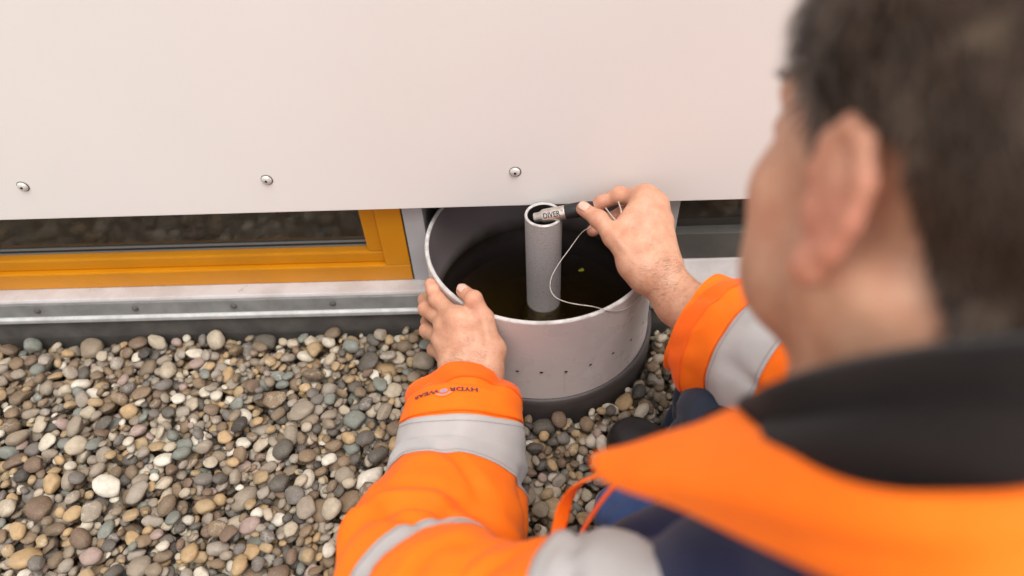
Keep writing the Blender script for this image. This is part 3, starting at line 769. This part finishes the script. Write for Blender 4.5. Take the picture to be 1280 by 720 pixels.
HV = HEADV+vn*(thick+.0005+.0025*dn*np.clip(edge/.02, 0, 1))[:, None]
fm = ok[HEADF].all(1); used = np.unique(HEADF[fm]); mp_ = -np.ones(len(HEADV), int); mp_[used] = np.arange(len(used))
hm_ = npmesh('hair', HV[used]@HM.T+HO, mp_[HEADF[fm]]); hm_.materials.append(M_HAIR); hair = link('hair', hm_, None, person)
sv, sf = [], []
cand = np.where(ok)[0]
r3 = np.random.default_rng(4)
for j in r3.choice(cand, 16000):
    p = HV[j]-vn[j]*.002; n_ = vn[j]
    flow = np.array([0, -.55, -.8]) if p[1] < .03 else np.array([0, .15, -.9])
    if p[2] > .09: flow = np.array([0, .8, -.1])
    t = flow-n_*(flow@n_)+r3.normal(0, .28, 3); t = nrm(t-n_*(t@n_)*.8); L = r3.uniform(.012, .024)*np.clip(edge[j]/.03+.35, .35, 1)
    w_ = np.cross(t, n_)*.0006; a1 = p+t*L*.55+n_*.0045; a2 = p+t*L+n_*.0045
    n0 = len(sv); sv += [p-w_, p+w_, a1+w_*.8, a1-w_*.8, a2]; sf += [(n0, n0+1, n0+2, n0+3), (n0+3, n0+2, n0+4)]
hs_ = pydata('hair_strands', np.array(sv)@HM.T+HO, sf, M_HAIR, hair); hs_['kind'] = 'stuff'
for s in (-1, 1):
    vs, fs = [], []
    bm = bmesh.new(); bmesh.ops.create_uvsphere(bm, u_segments=16, v_segments=10, radius=.0118)
    for v in bm.verts: v.co = Vector(h2w(np.array([s*.031, .0795, .017])+np.array(v.co[:])))
    bm_obj('eye', bm, M_EYE, body, True)
    bw = []
    for i in range(60):
        tt = r3.random(); p = np.array([s*(.014+.034*tt), .100-.016*tt**2, .036+.006*math.sin(tt*2.6)])+r3.normal(0, .0012, 3)
        for _ in range(8): p[1] -= float(skull(p[None].astype(np.float32))[0])*.8
        p[1] += .0008
        d = np.array([s*.008, -.001, .003]); bw.append((p, p+d))
    vs, fs = [], []
    for a_, b_ in bw:
        n0 = len(vs); w_ = np.array([0, 0, .0005]); vs += [a_-w_, a_+w_, b_]; fs.append((n0, n0+1, n0+2))
    pydata('eyebrow', np.array(vs)@HM.T+HO, fs, M_HAIR, hair)

# ------------------------------------------------------------------ clothes
class Loft:
    """tube of cloth along stations (px,py,depth,r_side,r_depth)"""
    def __init__(s, st, n=140, m=72, fold=.004, seed=0, scale=22, ring_tilt=None, extra=None):
        pts = np.array([at(*a[:3]) for a in st]); rr = np.array([a[3:5] for a in st])
        s.c = catmull(pts, n); r = catmull(rr, n); s.n, s.m = n, m
        T = np.gradient(s.c, axis=0); T /= np.linalg.norm(T, axis=1)[:, None]
        if ring_tilt is not None: T[:] = T
        s.G = np.zeros((n, m, 3)); s.N = np.zeros((n, m, 3))
        for i in range(n):
            v = nrm(CAM-s.c[i]); a = nrm(np.cross(T[i], v)); b = np.cross(a, T[i])   # a: sideways, b: toward the camera
            for j in range(m):
                ph = 2*math.pi*j/m; d = math.cos(ph)*a*r[i, 0]+math.sin(ph)*b*r[i, 1]
                p = s.c[i]+d; u = i/(n-1)
                q_ = Vector(p)*scale+Vector((seed*5.3, seed, 0))
                e = fold*(mnoise.noise(q_)+.5*mnoise.noise(q_*2.1))
                e -= fold*1.9*max(0, .16-abs(mnoise.noise(q_*.62+Vector((3, 9, 1)))))/.16
                if extra: e += extra(u, ph)
                nn = nrm(d); s.G[i, j] = p+nn*e; s.N[i, j] = nn
    def mesh(s, i0=0, i1=None, j0=0, j1=None, off=0.):
        i1 = s.n if i1 is None else i1; full = j1 is None; J = list(range(s.m)) if full else [x % s.m for x in range(j0, j1)]
        g = (s.G+s.N*off)[i0:i1][:, J]; a, b = g.shape[:2]; vs = g.reshape(-1, 3); fs = []
        for i in range(a-1):
            for j in range(b if full else b-1): fs.append((i*b+j, i*b+(j+1) % b, (i+1)*b+(j+1) % b, (i+1)*b+j))
        return vs, fs
    def pt(s, i, j, off=0.):
        i = min(max(i, 0), s.n-1.001); a, t = int(i), i-int(i); b, w = int(math.floor(j)), j-math.floor(j); G = s.G+0; m = s.m
        f = lambda A: (A[a, b % m]*(1-t)+A[a+1, b % m]*t)*(1-w)+(A[a, (b+1) % m]*(1-t)+A[a+1, (b+1) % m]*t)*w
        return f(s.G)+nrm(f(s.N))*off
def solid(o, t, sub=0):
    m_ = o.modifiers.new('thick', 'SOLIDIFY'); m_.thickness = t; m_.offset = 0
    if sub: x = o.modifiers.new('soft', 'SUBSURF'); x.levels = sub; x.render_levels = sub
    return o

def foldsL(u, ph):
    e = 0.
    if .35 < u < .75:   # creases gathering at the elbow
        e += .006*math.sin(60*u+2.2*math.sin(ph*1.5))*math.exp(-((u-.56)/.09)**2)
    if u < .10: e += .0015*math.sin(5*ph)
    return e
SL = Loft([(577, 497, .806, .060, .058), (577, 528, .78, .067, .057), (574, 575, .762, .073, .058), (563, 630, .722, .083, .066), (543, 690, .672, .088, .072), (530, 745, .615, .083, .075),
           (590, 800, .54, .075, .07), (690, 830, .47, .072, .066), (800, 850, .43, .075, .07)], 200, 84, .004, 1, 20, extra=foldsL)
jacket = solid(pydata('jacket', *SL.mesh(), M_ORANGE, person), .0016)
def band(L, u0, u1, off, name, mat, parent, t=.0012):
    i0, i1 = int(u0*(L.n-1)), int(u1*(L.n-1))+1
    if name == 'reflective_band':
        for e0 in (i0, i1-1):
            rows = []
            for j in range(L.m*2):
                d = .0035 if e0 == i0 else -.0035; st = np.linalg.norm(L.c[min(e0+1, L.n-1)]-L.c[e0-1])/2
                rows.append(L.pt(e0+d/st, j/2, off+.0011))
            vs, fs = [], []; m_ = len(rows)
            for j in range(m_):
                t_ = nrm(rows[(j+1) % m_]-rows[j]); ax_ = nrm(L.c[min(e0+1, L.n-1)]-L.c[e0-1])*.0004; n0 = len(vs)
                a_, b_ = rows[j], rows[j]+(rows[(j+1) % m_]-rows[j])*.7; vs += [a_-ax_, b_-ax_, b_+ax_, a_+ax_]; fs.append((n0, n0+1, n0+2, n0+3))
            pydata('stitching', vs, fs, M_STITCH, parent, False)
    return solid(pydata(name, *L.mesh(i0, i1, off=off), mat, parent), t)
band(SL, .148, .330, .0022, 'reflective_band', M_REFL, jacket)
band(SL, .0, .145, .0022, 'cuff', M_ORANGE, jacket, .0022)
band(SL, .030, .076, .0040, 'cuff_strap', M_ORANGE_D, jacket)
band(SL, .645, .685, .0022, 'reflective_band', M_REFL, jacket)
def foldsR(u, ph):
    return .003*math.sin(30*u+3*math.sin(ph))*math.exp(-((u-.25)/.2)**2)
SR = Loft([(867, 403, .766, .058, .052), (887, 414, .755, .062, .053), (915, 432, .728, .067, .058), (970, 462, .69, .07, .062), (1050, 505, .64, .075, .068), (1130, 545, .59, .08, .07),
           (1250, 620, .55, .08, .075), (1400, 720, .52, .08, .075)], 160, 84, .0022, 11, 22, extra=foldsR)
rs = solid(pydata('sleeve', *SR.mesh(), M_ORANGE, jacket), .0016)
band(SR, .0, .33, .0022, 'cuff', M_ORANGE, rs, .0022)
band(SR, .185, .255, .0044, 'cuff_strap', M_ORANGE_D, rs)
band(SR, .335, .47, .0022, 'reflective_band', M_REFL, rs)

# print on the left cuff, read from the wearer's side
def text_mesh(body_, size, res=3, bold=.0):
    cu = bpy.data.curves.new('print', 'FONT'); cu.body = body_; cu.size = size; cu.resolution_u = res; cu.align_x = 'LEFT'; cu.offset = bold
    o = bpy.data.objects.new('print', cu); C.objects.link(o); dg = bpy.context.evaluated_depsgraph_get()
    me = bpy.data.meshes.new_from_object(o.evaluated_get(dg)); bpy.data.objects.remove(o)
    bm = bmesh.new(); bm.from_mesh(me); bmesh.ops.triangulate(bm, faces=bm.faces)
    bmesh.ops.subdivide_edges(bm, edges=[e for e in bm.edges if e.calc_length() > size*.25], cuts=2)
    bmesh.ops.triangulate(bm, faces=bm.faces)
    vs = np.array([v.co[:] for v in bm.verts]); fs = [[v.index for v in f.verts] for f in bm.faces]; bm.free(); bpy.data.meshes.remove(me); return vs, fs
def cuffmap(tx, ty, tot, off):       # tx along the cuff (0..tot), ty up the letters; letters point to the elbow
    i0 = .104*(SL.n-1); circ = .36; jj = JC-(tx-tot/2)/circ*SL.m; ii = i0+.62*ty/LEN*(SL.n-1)
    return SL.pt(ii, jj, off)
LEN = np.linalg.norm(np.diff(SL.c, axis=0), axis=1).sum()
jbest = [(abs(project(SL.G[8, j])[0]-556)+(0 if (SL.N[8, j]@(CAM-SL.G[8, j]) > 0) else 1e5), j) for j in range(SL.m)]
JC = min(jbest)[1]
t1, f1 = text_mesh('HYDR', .0096, 3, .00022); t2, f2 = text_mesh('WEAR', .0096, 3, .00022)
w1 = t1[:, 0].max(); w2 = t2[:, 0].max(); gap = .0092; tot = w1+gap+w2
def sgn():
    a = project(cuffmap(0, 0, tot, 0))[0]; b_ = project(cuffmap(tot, 0, tot, 0))[0]; return a > b_   # first letter sits right
FL = sgn()
def cm(tx, ty): return cuffmap(tx if FL else tot-tx, ty, tot, .0049)
pydata('lettering', [cm(v[0], v[1]) for v in t1], f1, M_INK, jacket, False)
pydata('lettering', [cm(w1+gap+v[0], v[1]) for v in t2], f2, M_INK, jacket, False)
def disc(cx, cy, r0, r1, a0, a1, n=18):
    vs, fs = [], []
    for i in range(n+1):
        a = a0+(a1-a0)*i/n; vs += [cm(cx+r0*math.cos(a), cy+r0*math.sin(a)), cm(cx+r1*math.cos(a), cy+r1*math.sin(a))]
    for i in range(n): fs.append((2*i, 2*i+1, 2*i+3, 2*i+2))
    return vs, fs
pydata('emblem', *disc(w1+gap*.5, .0042, .0005, .0036, 0, 2*math.pi), M_INKB, jacket, False)
pydata('emblem_arc', *disc(w1+gap*.5, .0042, .0055, .0085, R_(20), R_(160)), M_INKP, jacket, False)

# shoulder, chest, collar
NBc = h2w((0, -.045, -.158)); MID = NB*.42+HIP*.58+np.array([.0, .0, .02])
SLc, SRc = at(800, 815, .462), at(1400, 720, .52)
def torso(P):
    d = rc(P, NBc, MID, .066, .132); d = smin(d, rc(P, MID, HIP, .132, .150), .05)
    d = smin(d, rc(P, SLc, NBc, .058, .060), .035); d = smin(d, rc(P, SRc, NBc, .075, .060), .035)
    d = smin(d, rc(P, SLc, MID, .055, .10), .04); d = smin(d, rc(P, SRc, MID, .070, .10), .04)
    return d+.004*np.sin(P[:, 0]*55+P[:, 2]*30)*np.sin(P[:, 1]*38+P[:, 2]*44)
V, F = isosurf(torso, *bbox([SLc, SRc, HIP, NBc, MID], .17), .0055)
axd = nrm(HIP-NBc); tpos = ((V-NBc)@axd)[F].mean(1)
def part_of(name, mask, mat, off=0):
    Fm = F[mask]; us = np.unique(Fm); mp2 = -np.ones(len(V), int); mp2[us] = np.arange(len(us)); Vv = V[us]
    if off:
        e = 1e-3; f0 = torso(Vv.astype(np.float32)); g = np.stack([torso((Vv+np.eye(3)[a]*e).astype(np.float32))-f0 for a in range(3)], 1)
        Vv = Vv+g/np.linalg.norm(g, axis=1)[:, None]*off
    me = npmesh(name, Vv, mp2[Fm]); me.materials.append(mat); return link(name, me, None, jacket)
part_of('yoke', tpos < .105, M_NAVY); part_of('jacket_back', tpos >= .105, M_ORANGE)
part_of('reflective_band', (tpos > .22) & (tpos < .275), M_REFL, .002); part_of('reflective_band', (tpos > .36) & (tpos < .415), M_REFL, .002)
# shoulder strip of reflective tape and orange sleeve cap
SS = Loft([(480, 800, .57, .018, .018), (515, 792, .535, .058, .05), (560, 786, .505, .073, .058), (605, 812, .485, .070, .056), (660, 808, .468, .066, .060), (720, 802, .445, .066, .06), (780, 806, .425, .062, .06), (860, 838, .41, .05, .05)], 80, 64, .004, 4, 26)
cap = solid(pydata('shoulder', *SS.mesh(), M_ORANGE, jacket), .0016)
band(SS, .745, .985, .003, 'reflective_band', M_REFL, cap)
# shirt / bib seen in front of the chest
def chest(P):
    d = ell(P, at(960, 800, .60), (.17, .13, .13)); d = smin(d, rc(P, at(820, 730, .56), at(1000, 690, .56), .055, .07), .04); return d
V, F = isosurf(chest, *bbox([at(960, 800, .60), at(820, 730, .56), at(1000, 690, .56)], .18), .006)
link('shirt', npmesh('shirt', V, F), M_NAVY, person)
NU = nrm(CU*.97+CR*.10-CF*.02); NF = nrm(HF-NU*(HF@NU)); NRr = np.cross(NF, NU); NC = h2w((0, -.030, -.082))
# open orange collar: a band between an inner and an outer edge
inn = catmull([at(926, 514, .35), at(960, 545, .31), at(1010, 580, .275), at(1080, 607, .25), at(1180, 618, .235), at(1290, 610, .23), at(1400, 560, .25), NC+NRr*.092-NF*.01-NU*.035, NC+NRr*.070+NF*.06-NU*.04, NC+NRr*.040+NF*.095-NU*.045], 60)
out = catmull([at(724, 575, .40), at(760, 603, .375), at(835, 624, .34), at(940, 670, .30), at(1070, 728, .26), at(1230, 780, .235), at(1450, 720, .25), NC+NRr*.135-NF*.01-NU*.085, NC+NRr*.115+NF*.08-NU*.09, NC+NRr*.080+NF*.14-NU*.08], 60)
for i in range(7): out[i] += (inn[i]-out[i])*.10*(1-i/7)**2
out[0] += (out[2]-out[0])*.5
vs, fs = [], []; K = 14
for i in range(60):
    u = i/59
    for j in range(K):
        v = j/(K-1); p = inn[i]*(1-v)+out[i]*v; bul = math.sin(v*math.pi)*.012
        p = p+toc*bul+toc*.003*math.sin(v*9+u*14)*math.sin(v*math.pi); vs.append(p)
for i in range(59):
    for j in range(K-1): fs.append((i*K+j, i*K+j+1, (i+1)*K+j+1, (i+1)*K+j))
solid(pydata('collar', vs, fs, M_ORANGE, jacket), .010, 1)
# collar piping / placket edge and the loop of the jacket front below it
def strip(name, path, wdir, w, mat, parent, t=.003):
    c_ = catmull(path, 30); vs, fs = [], []
    for i, p in enumerate(c_):
        for s in (-1, 1): vs.append(p+nrm(wdir)*w*s/2)
    for i in range(29): fs.append((2*i, 2*i+1, 2*i+3, 2*i+2))
    return solid(pydata(name, vs, fs, mat, parent), t, 1)
strip('placket', [at(760, 590, .56), at(726, 603, .57), at(708, 625, .575), at(701, 652, .57), at(690, 690, .55)], CF*.6+CR*.75+CU*.2, .022, M_ORANGE, jacket)
strip('placket', [at(775, 600, .55), at(755, 622, .56), at(733, 655, .565), at(715, 690, .56)], CF*.9+CR*.15, .022, M_ORANGE_D, jacket)
# black fleece collar around the neck
vs, fs = [], []; n, m = 90, 30
for i in range(n):
    a = 2*math.pi*i/n; dirv = math.cos(a)*NRr*1.0+math.sin(a)*NF*1.02
    for j in range(m):
        v = j/(m-1); h_ = (1-v)*(.017-.022*math.sin(a)+.013*math.cos(a))+v*(-.058+.004*math.sin(a)+.006*math.cos(a))
        r_ = .079+.013*math.sin(min(v*1.6, 1)*math.pi/2)-.030*v*v+.0075*(1-.8*v)*math.sin(v*15+.9*math.sin(a*2+1))+.004*mnoise.noise(Vector((math.cos(a)*2, math.sin(a)*2, v*5)))
        if v < .08: r_ -= .006*(1-v/.08)
        vs.append(NC+dirv*r_+NU*(h_+.006*math.sin(a*2+.6)))
for i in range(n):
    for j in range(m-1): fs.append((i*m+j, i*m+j+1, ((i+1) % n)*m+j+1, ((i+1) % n)*m+j))
solid(pydata('fleece_collar', vs, fs, M_FLEECE, person), .006)
# jeans and boot
JL = Loft([(452, 668, .90, .06, .06), (490, 690, .88, .085, .08), (620, 760, .82, .095, .09), (800, 850, .75, .10, .10), (950, 920, .70, .11, .11)], 60, 48, .006, 9, 18)
jeans = solid(pydata('jeans', *JL.mesh(), M_DENIM, person), .002)
JR = Loft([(862, 600, .93, .05, .05), (880, 560, .86, .055, .055), (905, 520, .80, .062, .062), (930, 520, .74, .075, .07), (930, 600, .70, .085, .08), (930, 760, .68, .10, .10)], 70, 48, .005, 12, 20)
solid(pydata('trouser_leg', *JR.mesh(), M_DENIM, jeans), .002)
JT = Loft([(770, 628, .80, .02, .02), (785, 640, .78, .05, .05), (840, 680, .74, .075, .07), (900, 760, .70, .09, .09)], 40, 40, .004, 14, 24)
solid(pydata('worn_knee', *JT.mesh(), M_DENIM_L, jeans), .002)
def boot(P):
    a = atz(793, 556, .03); b = atz(860, 600, .04); d = rc(P, a, b, .034, .045); d = smin(d, rc(P, b, b+np.array([.02, -.03, .12]), .045, .045), .03)
    return smax(d, -(P[:, 2]-.006), .006)
V, F = isosurf(boot, *bbox([atz(793, 556, .03), atz(860, 600, .16)], .08), .004)
bo = link('boot', npmesh('boot', V, F), M_BOOT, person)
KL, KR = at(480, 690, .88), at(915, 525, .78)
FTL = np.array([.08, -1.0, .06]); HL, HR2 = HIP+np.array([-.09, 0, -.02]), HIP+np.array([.09, 0, -.02])
def seat(P):
    d = ell(P, HIP+np.array([0, -.01, -.05]), (.175, .15, .13))
    d = smin(d, rc(P, HL, at(800, 850, .75), .10, .095), .04); d = smin(d, rc(P, HR2, at(930, 760, .68), .10, .09), .04)
    d = smin(d, rc(P, KL+np.array([.02, -.02, -.02]), FTL, .058, .05), .03); return d
V, F = isosurf(seat, *bbox([HIP, KL, FTL, at(800, 850, .75), at(930, 760, .68)], .16), .007)
link('trouser_seat', npmesh('trouser_seat', V, F), M_DENIM, jeans)
def boot2(P):
    d = smin(rc(P, FTL+np.array([0, -.02, -.005]), FTL+np.array([.02, -.13, .0]), .048, .040), rc(P, FTL+np.array([.02, -.13, .0]), FTL+np.array([.02, -.15, .05]), .038, .03), .03); return d
V, F = isosurf(boot2, *bbox([FTL, FTL+np.array([.02, -.15, .05])], .07), .005)
link('boot', npmesh('boot', V, F), M_BOOT, person)

# ------------------------------------------------------------------ the logger and its cord
lg = empty('data_logger', tuple(at(668, 272, .845)))
tag(lg, 'small steel data logger with black cap held over the standpipe', 'data logger')
A0, A1 = at(667.5, 272.5, .838), at(742, 258.5, .822); AX = nrm(A1-A0); LL = np.linalg.norm(A1-A0)
nv_ = nrm(CAM-(A0+A1)/2); nv_ = nrm(nv_-AX*(nv_@AX)); uv = np.cross(nv_, AX)
if uv@CU < 0: uv = -uv
def rev(prof, n=40):
    vs, fs = [], []; m = len(prof)
    for i in range(n):
        a = 2*math.pi*i/n
        for x, r in prof: vs.append(A0+AX*x+r*(math.cos(a)*nv_+math.sin(a)*uv))
    for i in range(n):
        j = (i+1) % n
        for kk in range(m-1): fs.append((i*m+kk, j*m+kk, j*m+kk+1, i*m+kk+1))
    return vs, fs
M_STEEL = vary('brushed_steel', lin('#E0D8D0'), lin('#C4BBB2'), 160, .3, .8).m
M_CAP = vary('black_cap_plastic', lin('#1B1A1A'), lin('#262424'), 60, .45).m
RL = .0086
lb = pydata('case', *rev([(0, .0), (0, RL*.62), (.0006, RL*.70), (.0085, RL*.74), (.0095, RL*.86), (.0125, RL), (.0395, RL)]), M_STEEL, lg)
pydata('cap', *rev([(.0392, 0), (.0392, RL*1.02), (.0400, RL*1.07), (.060, RL*1.07), (LL, RL*.8), (LL, 0)]), M_CAP, lg)
pydata('groove', *rev([(.0086, RL*.745), (.0093, RL*.80)]), M_SOCKET, lb)
tv, tf = text_mesh('DIVER', .0092, 3, .00022); tw = tv[:, 0].max()
def lmap(x, y): a = y/RL; return A0+AX*(.0125+x*.0215/tw)+(RL+.00012)*(math.cos(a)*nv_+math.sin(a)*uv)
pydata('lettering', [lmap(v[0], v[1]-.0030) for v in tv], tf, M_ETCH, lb, False)
tv2, tf2 = text_mesh('®', .0045)
pydata('trademark', [lmap(tw*1.05+v[0]*1.0, v[1]+.0008) for v in tv2], tf2, M_ETCH, lb, False)
# cord: loop from the hand, over the water, across the rim and down outside
M_CORD = vary('pale_steel_cord', lin('#CFC6BC'), lin('#B5ABA0'), 300, .4, .3).m
pth = [at(752, 268, .83), at(740, 282, .84), at(727, 291, .835), at(712, 311, .83), at(697, 332, .82), at(689, 348, .81), at(688, 361, .80), at(694, 371, .795), at(706, 377, .79), at(722, 380.5, .785), at(740, 383, .78)]
P_r = atz(757, 387.5, HB+.001); pth += [P_r]
a_r = math.atan2(P_r[1], P_r[0])
for da, z in ((.05, HB-.004), (.16, HB-.014), (.30, HB-.018), (.48, HB-.012), (.62, HB+.001)):
    rr = RB+.0012 if z < HB-.001 else RB-.002; pth.append(np.array([rr*math.cos(a_r+da), rr*math.sin(a_r+da), z]))
cord = pydata('cord', *tube(catmull(pth, 140), .00055, 8), M_CORD)
tag(cord, 'thin pale cord looping from the hand across the bucket rim', 'cord')
lp = [at(752, 268, .80), at(757, 257, .79), at(764, 266, .778), at(771, 276, .772), at(778, 280, .776), at(783, 270, .782), at(775, 252, .792), at(774, 250, .81)]
loop = pydata('cord_loop', *tube(catmull([at(757, 260, .81), at(763, 268, .797), at(771, 277, .788), at(778, 282, .80)], 24), .0009, 8), M_CORD, lg)
pydata('cord_loop', *tube(catmull([at(773, 252, .81), at(776, 262, .80), at(777, 272, .80), at(778, 282, .81)], 24), .0009, 8), M_CORD, lg)
